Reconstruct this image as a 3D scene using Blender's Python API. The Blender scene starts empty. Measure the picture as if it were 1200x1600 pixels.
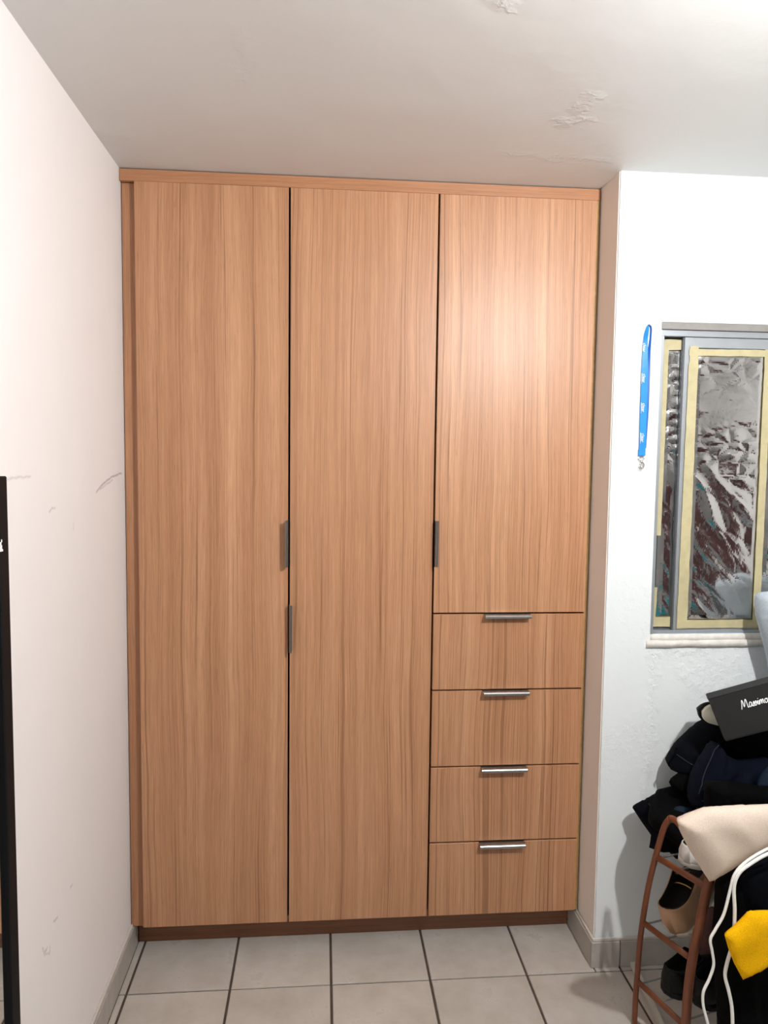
import bpy, bmesh, math, random
from mathutils import Vector, Matrix, noise
from mathutils.geometry import delaunay_2d_cdt
random.seed(7)
scene = bpy.context.scene
COL = scene.collection

# ---------------------------------------------------------------- camera, light, exposure
CAM = Vector((0.5964, -2.26, 1.5774))
CR = Vector((0.99644, -0.0835, 0.01192)); CU = Vector((-0.00573, 0.07394, 0.99725)); CF = Vector((0.08415, 0.99376, -0.07319))
FPX = 1146.345
cd = bpy.data.cameras.new('camera'); cam = bpy.data.objects.new('camera', cd); COL.objects.link(cam)
cd.sensor_fit = 'VERTICAL'; cd.sensor_height = 32.0; cd.lens = FPX * 32.0 / 1600.0; cd.clip_start = 0.02
m = Matrix((CR, CU, -CF)).transposed().to_4x4(); m.translation = CAM; cam.matrix_world = m
scene.camera = cam
w = bpy.data.worlds.new('world'); scene.world = w; w.use_nodes = True
w.node_tree.nodes['Background'].inputs[0].default_value = (0.02, 0.025, 0.035, 1)
w.node_tree.nodes['Background'].inputs[1].default_value = 0.3
vs = scene.view_settings
try: scene.cycles.blur_glossy = 0.15
except AttributeError: pass
vs.view_transform = 'Standard'; vs.look = 'None'; vs.gamma = 1; vs.use_curve_mapping = False; vs.exposure = -0.12
LAMP = Vector((1.54, -1.60, 2.21)); LAMP_STRENGTH = 4700.0; LAMP_COLOR = (1.0, 0.996, 0.99)

# ---------------------------------------------------------------- pixel helpers (a pixel gives a direction; the plane gives the distance)
def unproj(u, v, n, p):
    d = CF * FPX + CR * (u - 600) - CU * (v - 800); n = Vector(n)
    return CAM + d * ((Vector(p) - CAM).dot(n) / d.dot(n))
def PY(u, v, y): return unproj(u, v, (0, 1, 0), (0, y, 0))
def PX(u, v, x): return unproj(u, v, (1, 0, 0), (x, 0, 0))
def PZ(u, v, z): return unproj(u, v, (0, 0, 1), (0, 0, z))

# ---------------------------------------------------------------- object helpers
def link(o, parent=None):
    COL.objects.link(o)
    if parent is not None:
        o.parent = parent; o.matrix_parent_inverse = WORLD[parent.name].inverted()
    WORLD[o.name] = o.matrix_basis.copy() if parent is None else Matrix()
    return o
WORLD = {}
def tag(o, label, cat, group=None):
    o['label'] = label; o['category'] = cat
    if group: o['group'] = group
    return o
def struct(o): o['kind'] = 'structure'; return o
def empty(name, loc):
    o = bpy.data.objects.new(name, None); o.empty_display_size = 0.05
    o.location = loc; COL.objects.link(o); WORLD[o.name] = Matrix.Translation(loc); return o
def obj(name, bm, mat, parent=None, smooth=False):
    me = bpy.data.meshes.new(name); bmesh.ops.recalc_face_normals(bm, faces=bm.faces); bm.to_mesh(me); bm.free()
    if smooth:
        for f in me.polygons: f.use_smooth = True
    if mat: me.materials.append(mat)
    return link(bpy.data.objects.new(name, me), parent)
def dup(o, loc, parent):
    c = o.copy(); COL.objects.link(c); c.parent = parent; c.matrix_parent_inverse = WORLD[parent.name].inverted(); c.location = loc; return c
def bx(bm, a, b, bev=0.0, seg=1):
    t = bmesh.new(); r = bmesh.ops.create_cube(t, size=1.0)
    a = Vector(a); b = Vector(b); c = (a + b) / 2; s = b - a
    for v in t.verts: v.co = Vector((v.co.x * s.x, v.co.y * s.y, v.co.z * s.z)) + c
    if bev: bmesh.ops.bevel(t, geom=t.edges[:], offset=bev, segments=seg, affect='EDGES', profile=0.5)
    join(bm, t); return bm
def join(bm, t, mat=None):
    mp = {}
    for v in t.verts: mp[v] = bm.verts.new(mat @ v.co if mat else v.co)
    for f in t.faces:
        try:
            g = bm.faces.new([mp[v] for v in f.verts]); g.smooth = f.smooth
        except ValueError: pass
    t.free()
def box(name, a, b, mat, parent=None, bev=0.0, seg=1): return obj(name, bx(bmesh.new(), a, b, bev, seg), mat, parent)
def catmull(pts, n=8):
    pts = [Vector(p) for p in pts]; out = []
    P = [pts[0] * 2 - pts[1]] + pts + [pts[-1] * 2 - pts[-2]]
    for i in range(1, len(P) - 2):
        p0, p1, p2, p3 = P[i-1:i+3]
        for k in range(n):
            t = k / n
            out.append(0.5 * ((2*p1) + (p2-p0)*t + (2*p0-5*p1+4*p2-p3)*t*t + (3*p1-p0-3*p2+p3)*t**3))
    return out + [pts[-1]]
def tube(bm, pts, r, n=8, flat=1.0, updir=None, closed=False):
    pts = [Vector(p) for p in pts]; rings = []; N = len(pts)
    up = Vector(updir) if updir else None
    for i, p in enumerate(pts):
        a = pts[i-1] if (i > 0 or closed) else p; b = pts[(i+1) % N] if (i < N-1 or closed) else p
        t = (b - a).normalized()
        ref = up if up else (Vector((0, 0, 1)) if abs(t.z) < 0.9 else Vector((0, 1, 0)))
        if not up and rings and prev: ref = prev
        s = t.cross(ref)
        if s.length < 1e-6: s = t.cross(Vector((1, 0, 0)))
        s.normalize(); q = s.cross(t).normalized(); prev = q
        rr = r[i] if isinstance(r, (list, tuple)) else r
        rings.append([bm.verts.new(p + s * math.cos(k*2*math.pi/n) * rr + q * math.sin(k*2*math.pi/n) * rr * flat) for k in range(n)])
    M = N if closed else N - 1
    for i in range(M):
        A = rings[i]; B = rings[(i+1) % N]
        for k in range(n): f = bm.faces.new((A[k], A[(k+1) % n], B[(k+1) % n], B[k])); f.smooth = True
    if not closed: bm.faces.new(rings[0][::-1]); bm.faces.new(rings[-1])
    return bm
def extrude_poly(bm, pts, vec):
    v0 = [bm.verts.new(p) for p in pts]; v1 = [bm.verts.new(Vector(p) + Vector(vec)) for p in pts]; n = len(pts)
    bm.faces.new(v0[::-1]); bm.faces.new(v1)
    for i in range(n): bm.faces.new((v0[i], v0[(i+1) % n], v1[(i+1) % n], v1[i]))
    return bm
def lathe(bm, prof, origin, n=20):
    o = Vector(origin); rings = []
    for r, z in prof: rings.append([bm.verts.new(o + Vector((r*math.cos(k*2*math.pi/n), r*math.sin(k*2*math.pi/n), z))) for k in range(n)])
    for A, B in zip(rings, rings[1:]):
        for k in range(n): f = bm.faces.new((A[k], A[(k+1) % n], B[(k+1) % n], B[k])); f.smooth = True
    bm.faces.new(rings[0][::-1]); bm.faces.new(rings[-1]); return bm

# ---------------------------------------------------------------- material helpers
class NT:
    def __init__(s, name):
        s.m = bpy.data.materials.new(name); s.m.use_nodes = True; s.t = s.m.node_tree; s.b = s.t.nodes['Principled BSDF']
    def n(s, kind, **k):
        x = s.t.nodes.new(kind)
        for a, v in k.items():
            if a.startswith('i_'):
                key = a[2:]; x.inputs[int(key) if key.isdigit() else key].default_value = v
            else: setattr(x, a, v)
        return x
    def l(s, a, b): s.t.links.new(a, b)
    def put(s, inp, v):
        if hasattr(v, 'default_value') and hasattr(v, 'is_output'): s.l(v, inp)
        else: inp.default_value = v
    def math(s, op, a, b=None, c=None, clamp=False):
        x = s.n('ShaderNodeMath', operation=op); x.use_clamp = clamp
        for i, v in enumerate((a, b, c)):
            if v is not None: s.put(x.inputs[i], v)
        return x.outputs[0]
    def coord(s, scale=(1, 1, 1), loc=(0, 0, 0), rand=False):
        tc = s.n('ShaderNodeTexCoord'); mp = s.n('ShaderNodeMapping'); mp.inputs['Scale'].default_value = scale; mp.inputs['Location'].default_value = loc
        src = tc.outputs['Object']
        if rand:
            oi = s.n('ShaderNodeObjectInfo'); vm = s.n('ShaderNodeVectorMath', operation='SCALE'); 
            cb = s.n('ShaderNodeCombineXYZ'); s.l(oi.outputs['Random'], cb.inputs[0]); s.l(oi.outputs['Random'], cb.inputs[1]); s.l(oi.outputs['Random'], cb.inputs[2])
            s.l(cb.outputs[0], vm.inputs[0]); vm.inputs['Scale'].default_value = 37.0
            ad = s.n('ShaderNodeVectorMath', operation='ADD'); s.l(src, ad.inputs[0]); s.l(vm.outputs[0], ad.inputs[1]); src = ad.outputs[0]
        s.l(src, mp.inputs[0]); return mp.outputs[0]
    def noise(s, vec, scale=5.0, detail=4.0, rough=0.5, dist=0.0):
        x = s.n('ShaderNodeTexNoise'); s.l(vec, x.inputs['Vector']); x.inputs['Scale'].default_value = scale
        x.inputs['Detail'].default_value = detail; x.inputs['Roughness'].default_value = rough; x.inputs['Distortion'].default_value = dist
        return x.outputs['Fac']
    def ramp(s, fac, stops):
        x = s.n('ShaderNodeValToRGB'); s.l(fac, x.inputs[0]); e = x.color_ramp.elements
        while len(e) < len(stops): e.new(0.5)
        for q, (p, c) in zip(e, stops): q.position = p; q.color = (*c, 1) if len(c) == 3 else c
        return x.outputs[0]
    def mix(s, fac, a, b, mode='MIX'):
        x = s.n('ShaderNodeMix', data_type='RGBA', blend_type=mode); s.put(x.inputs[0], fac)
        for i, v in ((6, a), (7, b)):
            if isinstance(v, tuple): v = (*v, 1) if len(v) == 3 else v
            s.put(x.inputs[i], v)
        return x.outputs[2]
    def bump(s, h, strength=0.2, dist=0.01, prev=None):
        x = s.n('ShaderNodeBump'); x.inputs['Strength'].default_value = strength; x.inputs['Distance'].default_value = dist; s.l(h, x.inputs['Height'])
        if prev is not None: s.l(prev, x.inputs['Normal'])
        return x.outputs[0]
    def done(s, col=None, rough=0.5, normal=None, metal=0.0, spec=None, **k):
        if col is not None: s.put(s.b.inputs['Base Color'], (*col, 1) if isinstance(col, tuple) and len(col) == 3 else col)
        s.put(s.b.inputs['Roughness'], rough); s.b.inputs['Metallic'].default_value = metal
        if spec is not None: s.b.inputs['Specular IOR Level'].default_value = spec
        if normal is not None: s.l(normal, s.b.inputs['Normal'])
        for a, v in k.items(): s.b.inputs[a.replace('_', ' ')].default_value = v
        return s.m
def simple(name, col, rough=0.5, metal=0.0, var=0.0, vscale=30.0, bump=0.0, bscale=200.0, **k):
    t = NT(name); c = col; nrm = None
    if var:
        f = t.noise(t.coord(), vscale, 4, 0.6)
        c = t.ramp(f, [(0.25, tuple(x*(1-var) for x in col)), (0.75, tuple(min(1, x*(1+var)) for x in col))])
    if bump: nrm = t.bump(t.noise(t.coord(), bscale, 3, 0.6), bump, 0.002)
    return t.done(c, rough, nrm, metal, **k)

def wood(name, axis='z', tint=(1, 1, 1), rand=True, rough=0.42):
    t = NT(name)
    def sc(a, b): return (a, a, b) if axis == 'z' else (b, a, a)
    warp = t.noise(t.coord(sc(3, 0.9), rand=rand), 1.0, 2, 0.5)
    tc = t.coord((1, 1, 1), rand=rand)
    wv = t.n('ShaderNodeVectorMath', operation='MULTIPLY_ADD'); cb = t.n('ShaderNodeCombineXYZ')
    for i in range(3): t.l(warp, cb.inputs[i])
    t.l(cb.outputs[0], wv.inputs[0]); wv.inputs[1].default_value = (0.055, 0, 0) if axis == 'z' else (0, 0, 0.03); t.l(tc, wv.inputs[2])
    def mp(a, b):
        x = t.n('ShaderNodeMapping'); x.inputs['Scale'].default_value = sc(a, b); t.l(wv.outputs[0], x.inputs[0]); return x.outputs[0]
    bands = t.noise(mp(17, 0.35), 1.0, 3, 0.55)
    mid = t.noise(mp(65, 0.8), 1.0, 3, 0.6)
    fine = t.noise(mp(300, 9), 1.0, 2, 0.6)
    lines = t.noise(mp(70, 0.13), 1.0, 1, 0.4); lines2 = t.noise(mp(160, 0.2), 1.0, 0, 0.4)
    pores = t.noise(mp(420, 26), 1.0, 1, 0.5)
    C = lambda r, g, b: (r*tint[0], g*tint[1], b*tint[2])
    c1 = t.ramp(bands, [(0.28, C(.44, .215, .108)), (0.5, C(.50, .255, .134)), (0.72, C(.57, .31, .172))])
    c2 = t.ramp(mid, [(0.3, (.90, .88, .86)), (0.5, (1, 1, 1)), (0.7, (1.07, 1.08, 1.09))])
    c = t.mix(1.0, c1, c2, 'MULTIPLY')
    c3 = t.ramp(fine, [(0.3, (.89, .87, .85)), (0.7, (1.1, 1.11, 1.12))])
    c = t.mix(1.0, c, c3, 'MULTIPLY')
    lf = t.math('ABSOLUTE', t.math('SUBTRACT', lines, 0.5))
    lm = t.ramp(lf, [(0.0, (.50, .43, .37)), (0.006, (.66, .60, .55)), (0.016, (1, 1, 1))])
    c = t.mix(0.72, c, t.mix(1.0, c, lm, 'MULTIPLY'))
    lf2 = t.math('ABSOLUTE', t.math('SUBTRACT', lines2, 0.45)); c = t.mix(0.6, c, t.mix(1.0, c, t.ramp(lf2, [(0.0, (.62, .56, .50)), (0.022, (1, 1, 1))]), 'MULTIPLY'))
    pm = t.ramp(pores, [(0.26, (.82, .79, .76)), (0.36, (1, 1, 1))])
    c = t.mix(0.7, c, t.mix(1.0, c, pm, 'MULTIPLY'))
    nr = t.bump(t.math('ADD', fine, pores), 0.12, 0.0012)
    return t.done(c, rough, nr, spec=0.5)

def stroke_mask(t, ax, bx_, segs, width, fuzz=0.5):
    """wear strokes: distance to short segments in the plane of two object axes"""
    tc = t.n('ShaderNodeTexCoord'); sp = t.n('ShaderNodeSeparateXYZ'); 
    nz = t.n('ShaderNodeTexNoise'); nz.inputs['Scale'].default_value = 40; t.l(tc.outputs['Object'], nz.inputs['Vector'])
    t.l(tc.outputs['Object'], sp.inputs[0])
    off = t.math('MULTIPLY', t.math('SUBTRACT', nz.outputs['Fac'], 0.5), width * 2.0)
    X = t.math('ADD', sp.outputs[ax], off); Y = t.math('ADD', sp.outputs[bx_], off); tot = None
    for (x0, y0, x1, y1, a) in segs:
        dx, dy = x1-x0, y1-y0; L2 = dx*dx+dy*dy
        px = t.math('SUBTRACT', X, x0); py = t.math('SUBTRACT', Y, y0)
        h = t.math('DIVIDE', t.math('ADD', t.math('MULTIPLY', px, dx), t.math('MULTIPLY', py, dy)), L2, clamp=True)
        ex = t.math('SUBTRACT', px, t.math('MULTIPLY', h, dx)); ey = t.math('SUBTRACT', py, t.math('MULTIPLY', h, dy))
        d = t.math('SQRT', t.math('ADD', t.math('MULTIPLY', ex, ex), t.math('MULTIPLY', ey, ey)))
        mk = t.math('MULTIPLY', t.math('SUBTRACT', 1.0, t.math('DIVIDE', d, width), clamp=True), a)
        tot = mk if tot is None else t.math('MAXIMUM', tot, mk)
    g = t.ramp(t.noise(t.coord(), 160, 3, 0.7), [(0.35, (1-fuzz,)*3), (0.6, (1, 1, 1))])
    return t.math('MULTIPLY', tot, g)

def plaster(name, col, lump=0.0, strokes=None, stroke_col=(.2, .2, .2), bstrokes=None, rough=0.55, spec=0.4, fine=0.15, mott=0.03):
    t = NT(name); co = t.coord()
    big = t.noise(co, 2.2, 4, 0.6)
    c = t.ramp(big, [(0.3, tuple(x*(1-mott) for x in col)), (0.7, col)])
    nr = t.bump(t.noise(co, 55, 5, 0.65), fine, 0.004)
    nr = t.bump(t.noise(co, 4, 3, 0.5), 0.25, 0.02, nr)
    if lump:
        msk = t.ramp(t.noise(t.coord(loc=(3.1, 0, 1.7)), 3.0, 3, 0.6), [(0.48, (0, 0, 0)), (0.62, (1, 1, 1))])
        lp = t.ramp(t.noise(co, 45, 4, 0.6), [(0.45, (0, 0, 0)), (0.62, (1, 1, 1))])
        h = t.math('MULTIPLY', msk, lp); nr = t.bump(h, lump, 0.004, nr)
    if bstrokes:
        bm_ = stroke_mask(t, *bstrokes); nr = t.bump(t.math('MULTIPLY', bm_, t.noise(co, 60, 3, 0.7)), 0.45, 0.010, nr)
    if strokes:
        c = t.mix(stroke_mask(t, *strokes), c, stroke_col)
    return t.done(c, rough, nr, spec=spec)

# ---------------------------------------------------------------- dimensions (metres)
H = 2.414; WX = 1.452; WY = -0.138; RX = 3.34; BY = -4.05; NB = 0.60
ZT, ZB = 2.376, 0.095; XL, D1, D2, XRD = 0.0435, 0.4955, 0.9451, 1.4355
G = 0.0054; GV = 0.0058

def seg_left(px, a):      # pixels on the left wall -> (y, z) strokes
    q = [PX(u, v, 0.0) for u, v in px]; return [(p.y, p.z, r.y, r.z, a) for p, r in zip(q, q[1:])]
sl = seg_left([(151, 768), (162, 755), (175, 745), (190, 739)], 0.75) + seg_left([(154, 766), (166, 757), (176, 750)], 0.4)
sl += seg_left([(12, 749), (25, 746), (48, 744)], 0.35) + seg_left([(77, 800), (81, 794), (86, 794)], 0.4)
sl += seg_left([(115, 818), (115, 827)], 0.3) + seg_left([(69, 1490), (74, 1480)], 0.5) + seg_left([(84, 1440), (90, 1434)], 0.5)
sl += seg_left([(66, 1482), (69, 1491), (78, 1489), (78, 1478)], 0.35) + seg_left([(110, 1386), (113, 1382)], 0.4)
M_left = plaster('left_wall_paint', (.86, .83, .82), strokes=(1, 2, sl, 0.0045), stroke_col=(.17, .15, .17), fine=0.08, mott=0.035)
M_left2 = plaster('left_wall_paint_plain', (.86, .83, .82), fine=0.08, mott=0.035)
def seg_right(px, a):
    q = [PY(u, v, WY) for u, v in px]; return [(p.x, p.z, r.x, r.z, a) for p, r in zip(q, q[1:])]
sr = seg_right([(1020, 1022), (1024, 1060), (1018, 1110), (1020, 1150), (1014, 1190), (1008, 1240)], 1.0)
sr += seg_right([(1030, 1012), (1060, 1016), (1095, 1014)], .8) + seg_right([(1020, 1018), (1030, 1022)], .8)
sr += seg_right([(1060, 1045), (1090, 1075), (1115, 1085), (1150, 1060)], .6)
M_right = plaster('right_wall_paint', (.79, .825, .83), lump=0.3, bstrokes=(0, 2, sr, 0.02, 0.3), fine=0.16)
M_right2 = plaster('right_wall_paint_plain', (.79, .825, .83), lump=0.3, fine=0.16)
def seg_ceil(px, a):
    q = [PZ(u, v, H) for u, v in px]; return [(p.x, p.y, r.x, r.y, a) for p, r in zip(q, q[1:])]
sc_ = seg_ceil([(150, 205), (168, 210), (190, 213)], 1) + seg_ceil([(878, 192), (900, 190), (912, 186)], 1) + seg_ceil([(905, 172), (928, 152)], .9)
sc_ += seg_ceil([(790, 240), (850, 246), (940, 250)], .5) + seg_ceil([(200, 226), (240, 258), (290, 262)], .5) + seg_ceil([(376, 45), (388, 100), (386, 133)], .35) + seg_ceil([(120, 157), (145, 160)], .5)
sc_ += seg_ceil([(780, 0), (790, 8)], .8)
M_ceil = plaster('ceiling_paint', (.71, .715, .71), bstrokes=(0, 1, sc_, 0.03, 0.3), fine=0.12, mott=0.03, rough=0.5, spec=0.5)
M_ceil2 = plaster('ceiling_paint_plain', (.71, .715, .71), fine=0.12, mott=0.03, rough=0.5, spec=0.5)
M_reveal = plaster('reveal_paint', (.80, .75, .70), fine=0.12)
M_soffit = plaster('soffit_shade', (.42, .40, .37), fine=0.12)  # window soffit's shade put into a darker colour
M_back = plaster('back_wall_paint', (.30, .29, .28), fine=0.1)

# ---------------------------------------------------------------- room shell
T = 0.12
def two_mat(name, worn, plain, m_worn, m_plain):
    """one wall mesh; the boxes in 'worn' carry the paint with its scuffs and flakes, the rest the same paint without"""
    b_ = bmesh.new()
    for a, b in worn: bx(b_, a, b)
    n = len(b_.faces)
    for a, b in plain: bx(b_, a, b)
    b_.faces.ensure_lookup_table()
    for f in b_.faces[n:]: f.material_index = 1
    o = struct(obj(name, b_, m_worn)); o.data.materials.append(m_plain); return o
struct(box('floor', (-T, BY - T, -0.12), (RX + T, NB + T, -0.004), simple('grout', (.075, .055, .042), 0.9, var=.3, vscale=25)))
FLOOR = bpy.data.objects['floor']
two_mat('ceiling', [((-T, -1.0, H), (1.6, NB + T, H + T))], [((-T, BY - T, H), (RX + T, -1.0, H + T)), ((1.6, -1.0, H), (RX + T, NB + T, H + T))], M_ceil, M_ceil2)
two_mat('wall_left', [((-T, -.95, 0), (0, NB + T, 1.7))], [((-T, BY - T, 0), (0, -.95, H)), ((-T, -.95, 1.7), (0, NB + T, H))], M_left, M_left2)
struct(box('wall_back', (0, BY - T, 0), (RX, BY, H), M_back))
struct(box('wall_side', (RX, BY - T, 0), (RX + T, WY, H), plaster('side_wall_paint', (.58, .57, .56), fine=.1)))
struct(box('wall_niche', (0, NB, 0), (WX, NB + T, H), M_reveal))
# wall with the window: one mesh with a real opening, plus the niche's side face
OX0, OX1, OZ0, OZ1 = 1.592, 2.72, 1.052, 1.9885
yb_ = WY + .15
two_mat('wall_right', [((WX, WY, 0), (OX0, yb_, 1.06)), ((OX0, WY, 0), (1.95, yb_, OZ0))],
        [((WX, WY, 1.06), (OX0, yb_, H)), ((OX1, WY, 0), (RX, yb_, H)), ((1.95, WY, 0), (OX1, yb_, OZ0)), ((OX0, WY, OZ1), (OX1, yb_, H))], M_right, M_right2)
bmr = bmesh.new(); bx(bmr, (WX, WY + .15, 0), (WX + .1, NB + T, H)); struct(obj('wall_reveal', bmr, M_reveal))
# reveal skin: the niche's side face carries the beige paint up to the corner
bms = bmesh.new(); bx(bms, (WX - .0025, WY + .006, 0), (WX, NB, H)); struct(obj('wall_reveal_skin', bms, M_reveal)).name = 'trim_1'
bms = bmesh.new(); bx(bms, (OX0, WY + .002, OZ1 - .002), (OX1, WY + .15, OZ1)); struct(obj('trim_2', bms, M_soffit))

# floor tiles
def tile_mat():
    t = NT('floor_tile_glaze'); oi = t.n('ShaderNodeObjectInfo')
    f = t.noise(t.coord(rand=True), 9, 5, 0.62); f2 = t.noise(t.coord(rand=True), 70, 4, 0.7)
    c = t.ramp(f, [(0.3, (.44, .395, .345)), (0.55, (.51, .47, .42)), (0.75, (.56, .525, .48))])
    c = t.mix(t.math('MULTIPLY', t.ramp(f2, [(0.27, (1, 1, 1)), (0.36, (0, 0, 0))]), 0.35), c, (.27, .23, .19))
    v = t.math('MULTIPLY_ADD', oi.outputs['Random'], 0.12, 0.94)
    cb = t.n('ShaderNodeCombineXYZ'); [t.l(v, cb.inputs[i]) for i in range(3)]
    c = t.mix(1.0, c, cb.outputs[0], 'MULTIPLY')
    return t.done(c, t.ramp(f, [(0.3, (.34,)*3), (0.7, (.26,)*3)]), t.bump(f2, 0.05, 0.001), spec=0.45)
M_tile = tile_mat()
GX0, HY, TS = 0.0319, -0.1625, 0.30
gx, gy = 0.0036, 0.0025
meshes = {}
def tile(x0, x1, y0, y1):
    w_, d_ = round(x1 - x0, 4), round(y1 - y0, 4); key = (w_, d_)
    if key not in meshes:
        b_ = bmesh.new(); e = 0.0022
        vs_ = [[b_.verts.new((sx*(w_/2 - i), sy*(d_/2 - i), z)) for sx, sy in ((-1, -1), (1, -1), (1, 1), (-1, 1))] for i, z in ((0, -.0065), (0, -.0022), (e*.35, -.0006), (e, 0))]
        b_.faces.new(vs_[3])
        for A, B in zip(vs_, vs_[1:]):
            for k in range(4): b_.faces.new((A[k], A[(k+1) % 4], B[(k+1) % 4], B[k]))
        me = bpy.data.meshes.new('floor_tile'); b_.to_mesh(me); b_.free(); me.materials.append(M_tile); meshes[key] = me
    o = bpy.data.objects.new('floor_tile', meshes[key]); o.location = ((x0+x1)/2, (y0+y1)/2, random.uniform(-.0006, .0004)); link(o, FLOOR)
xs = [0.0] + [GX0 + TS*i for i in range(12)]
ys = [HY + TS*i for i in range(-13, 3)] + [NB]
xs[-1] = min(xs[-1], RX)
for i in range(len(xs) - 1):
    for j in range(len(ys) - 1):
        x0, x1, y0, y1 = xs[i], xs[i+1], ys[j], ys[j+1]
        if x0 >= WX - .3 and y0 >= WY - .03:
            if x1 > WX: tile(max(x0 + gx, WX if x0 < WX - .01 else 0), x1 - gx, y0 + gy, WY)
            if x0 >= WX - .01: continue
            x1 = min(x1, WX - .004) + gx
        if y0 > 0.1 : continue
        tile(x0 + (gx if i else 0.0105), x1 - gx, y0 + gy, y1 - gy)

# baseboards made of cut tiles
M_base = simple('baseboard_tile_glaze', (.43, .40, .36), 0.4, var=.12, vscale=14)
def base_mat_grout(): return simple('baseboard_joint', (.10, .085, .07), 0.9)
M_bj = base_mat_grout()
def baseboard(name, pts, h=0.085, th=0.0105, first=None):
    """pts: (start, end, outward) along a wall foot"""
    (a, b, out), a_, = pts, None
    a = Vector(a); b = Vector(b); out = Vector(out); d = (b - a).normalized(); L = (b - a).length
    j = bmesh.new(); lo = [min(a[i], b[i], (a+out*th*.55)[i], (b+out*th*.55)[i]) for i in range(3)]; hi = [max(a[i], b[i], (a+out*th*.55)[i], (b+out*th*.55)[i]) for i in range(3)]
    hi[2] = h * .96; bx(j, lo, hi); root = struct(obj(name, j, M_bj))
    s = 0.0; k = 0; first = TS if first is None else first
    while s < L - 1e-4:
        e = min(L, first + k*TS); p = a + d*(s + (.0015 if s else 0)); q = a + d*(e - .0015) + out*th
        lo = [min(p[i], q[i]) for i in range(3)]; hi = [max(p[i], q[i]) for i in range(3)]; lo[2] = 0.0; hi[2] = h
        box('baseboard_tile', lo, hi, M_base, root, bev=.0015)
        s = e; k += 1
    return root
baseboard('baseboard_left', ((0, BY, 0), (0, 0.07, 0), (1, 0, 0)), first=.19)
baseboard('baseboard_right', ((WX - .0125, WY, 0), (RX, WY, 0), (0, -1, 0)), h=.083, first=GX0 + 5*TS - WX + .0125)
baseboard('baseboard_niche', ((WX - .0025, WY, 0), (WX - .0025, 0.075, 0), (-1, 0, 0)), h=.083, first=.30)
M_caulk = plaster('baseboard_top_plaster', (.62, .58, .53), fine=.3)
cb = bmesh.new()
bx(cb, (0, BY, .085), (.007, 0.07, .094), .002); struct(obj('trim_3', cb, M_caulk))
cb = bmesh.new(); bx(cb, (WX - .0085, WY - .006, .083), (RX, WY, .094), .002); bx(cb, (WX - .0095, WY, .083), (WX - .0025, .07, .094), .002); struct(obj('trim_4', cb, M_caulk))

# ---------------------------------------------------------------- wardrobe
Wd = empty('wardrobe', (0.72, 0.3, 0)); tag(Wd, 'tall built-in wood-grain wardrobe with three doors and four drawers', 'wardrobe')
M_wood = wood('wood_laminate'); M_woodh = wood('wood_laminate_horizontal', 'x', (.93, .88, .84)); M_wooddr = wood('wood_laminate_drawers', 'z', (.97, .96, .95), rand=False)
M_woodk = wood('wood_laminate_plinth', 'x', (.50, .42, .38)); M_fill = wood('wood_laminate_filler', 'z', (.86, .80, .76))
M_edge = simple('panel_edge_band', (.46, .28, .11), 0.5, var=.15, vscale=60)
M_in = simple('carcass_gap_shade', (.02, .013, .01), 0.8)  # boards coloured near black so the door gaps read as shade
M_steel = simple('brushed_metal', (.36, .35, .34), 0.36, 1.0, var=.06, vscale=120)
M_dsteel = simple('brushed_metal_dark', (.24, .23, .22), 0.37, 1.0, var=.06, vscale=120)
y0 = 0.0185
box('side_panel', (0.028, .0375, .10), (.046, .56, 2.37), M_in, Wd)
box('side_panel', (1.4362, .006, .095), (1.4462, .56, 2.377), M_edge, Wd)
for x in (D1 - .009, D2 - .009): box('divider', (x, y0 + .03, .10), (x + .018, .56, 2.37), M_in, Wd)
box('carcass_bottom', (.046, y0 + .012, .098), (1.4355, .56, .114), M_in, Wd)
box('carcass_top', (.046, y0 + .012, 2.352), (1.4355, .56, 2.37), M_in, Wd)
box('back_panel', (.046, .56, .10), (1.4355, .566, 2.37), M_in, Wd)
box('top_filler', (.001, .004, 2.3775), (1.4465, .022, 2.4115), M_woodh, Wd, bev=.0008)
box('side_filler', (.0025, .021, .088), (.0455, .036, 2.3765), M_fill, Wd, bev=.0008)
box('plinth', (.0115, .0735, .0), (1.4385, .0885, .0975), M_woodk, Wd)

HP = [(.014, .0016), (-.020, .0016), (-.0235, .0004), (-.0258, -.0025), (-.0263, -.0065), (-.0255, -.0094), (-.0242, -.0092), (-.0247, -.0064), (-.0242, -.0032), (-.0225, -.0013), (-.0198, -.0004), (.014, -.0002)]
def hhandle(parent, xc, z, L=.148):
    b_ = bmesh.new(); extrude_poly(b_, [Vector((xc - L/2, y, z + dz)) for y, dz in HP], (L, 0, 0)); return obj('handle', b_, M_steel, parent)
def vhandle(parent, x, sgn, z0, z1):
    b_ = bmesh.new(); extrude_poly(b_, [Vector((x + sgn*dz*.85, y, z0)) for y, dz in HP], (0, 0, z1 - z0)); return obj('handle', b_, M_dsteel, parent)
def panel(name, x0_, x1_, z0_, z1_, mat):
    return box(name, (x0_, 0, z0_), (x1_, .018, z1_), mat, Wd, bev=.0009, seg=1)
Z = [1.0905, .8429, .592, .3404]
d_1 = panel('door', XL, D1 - GV/2, ZB, ZT, M_wood)
d_2 = panel('door', D1 + GV/2, D2 - GV/2, ZB, ZT, M_wood)
d_3 = panel('door', D2 + GV/2, XRD, Z[0] + G/2, ZT, M_wood)
d_1['label'] = 'leftmost tall wood-grain door'; d_2['label'] = 'middle tall wood-grain door'; d_3['label'] = 'shorter upper door above the drawers'
vhandle(d_1, D1 - GV/2, 1, PY(452, 886, -.02).z, PY(452, 813, -.02).z)
vhandle(d_2, D1 + GV/2, -1, PY(453, 1020, -.02).z, PY(453, 946, -.02).z)
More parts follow.
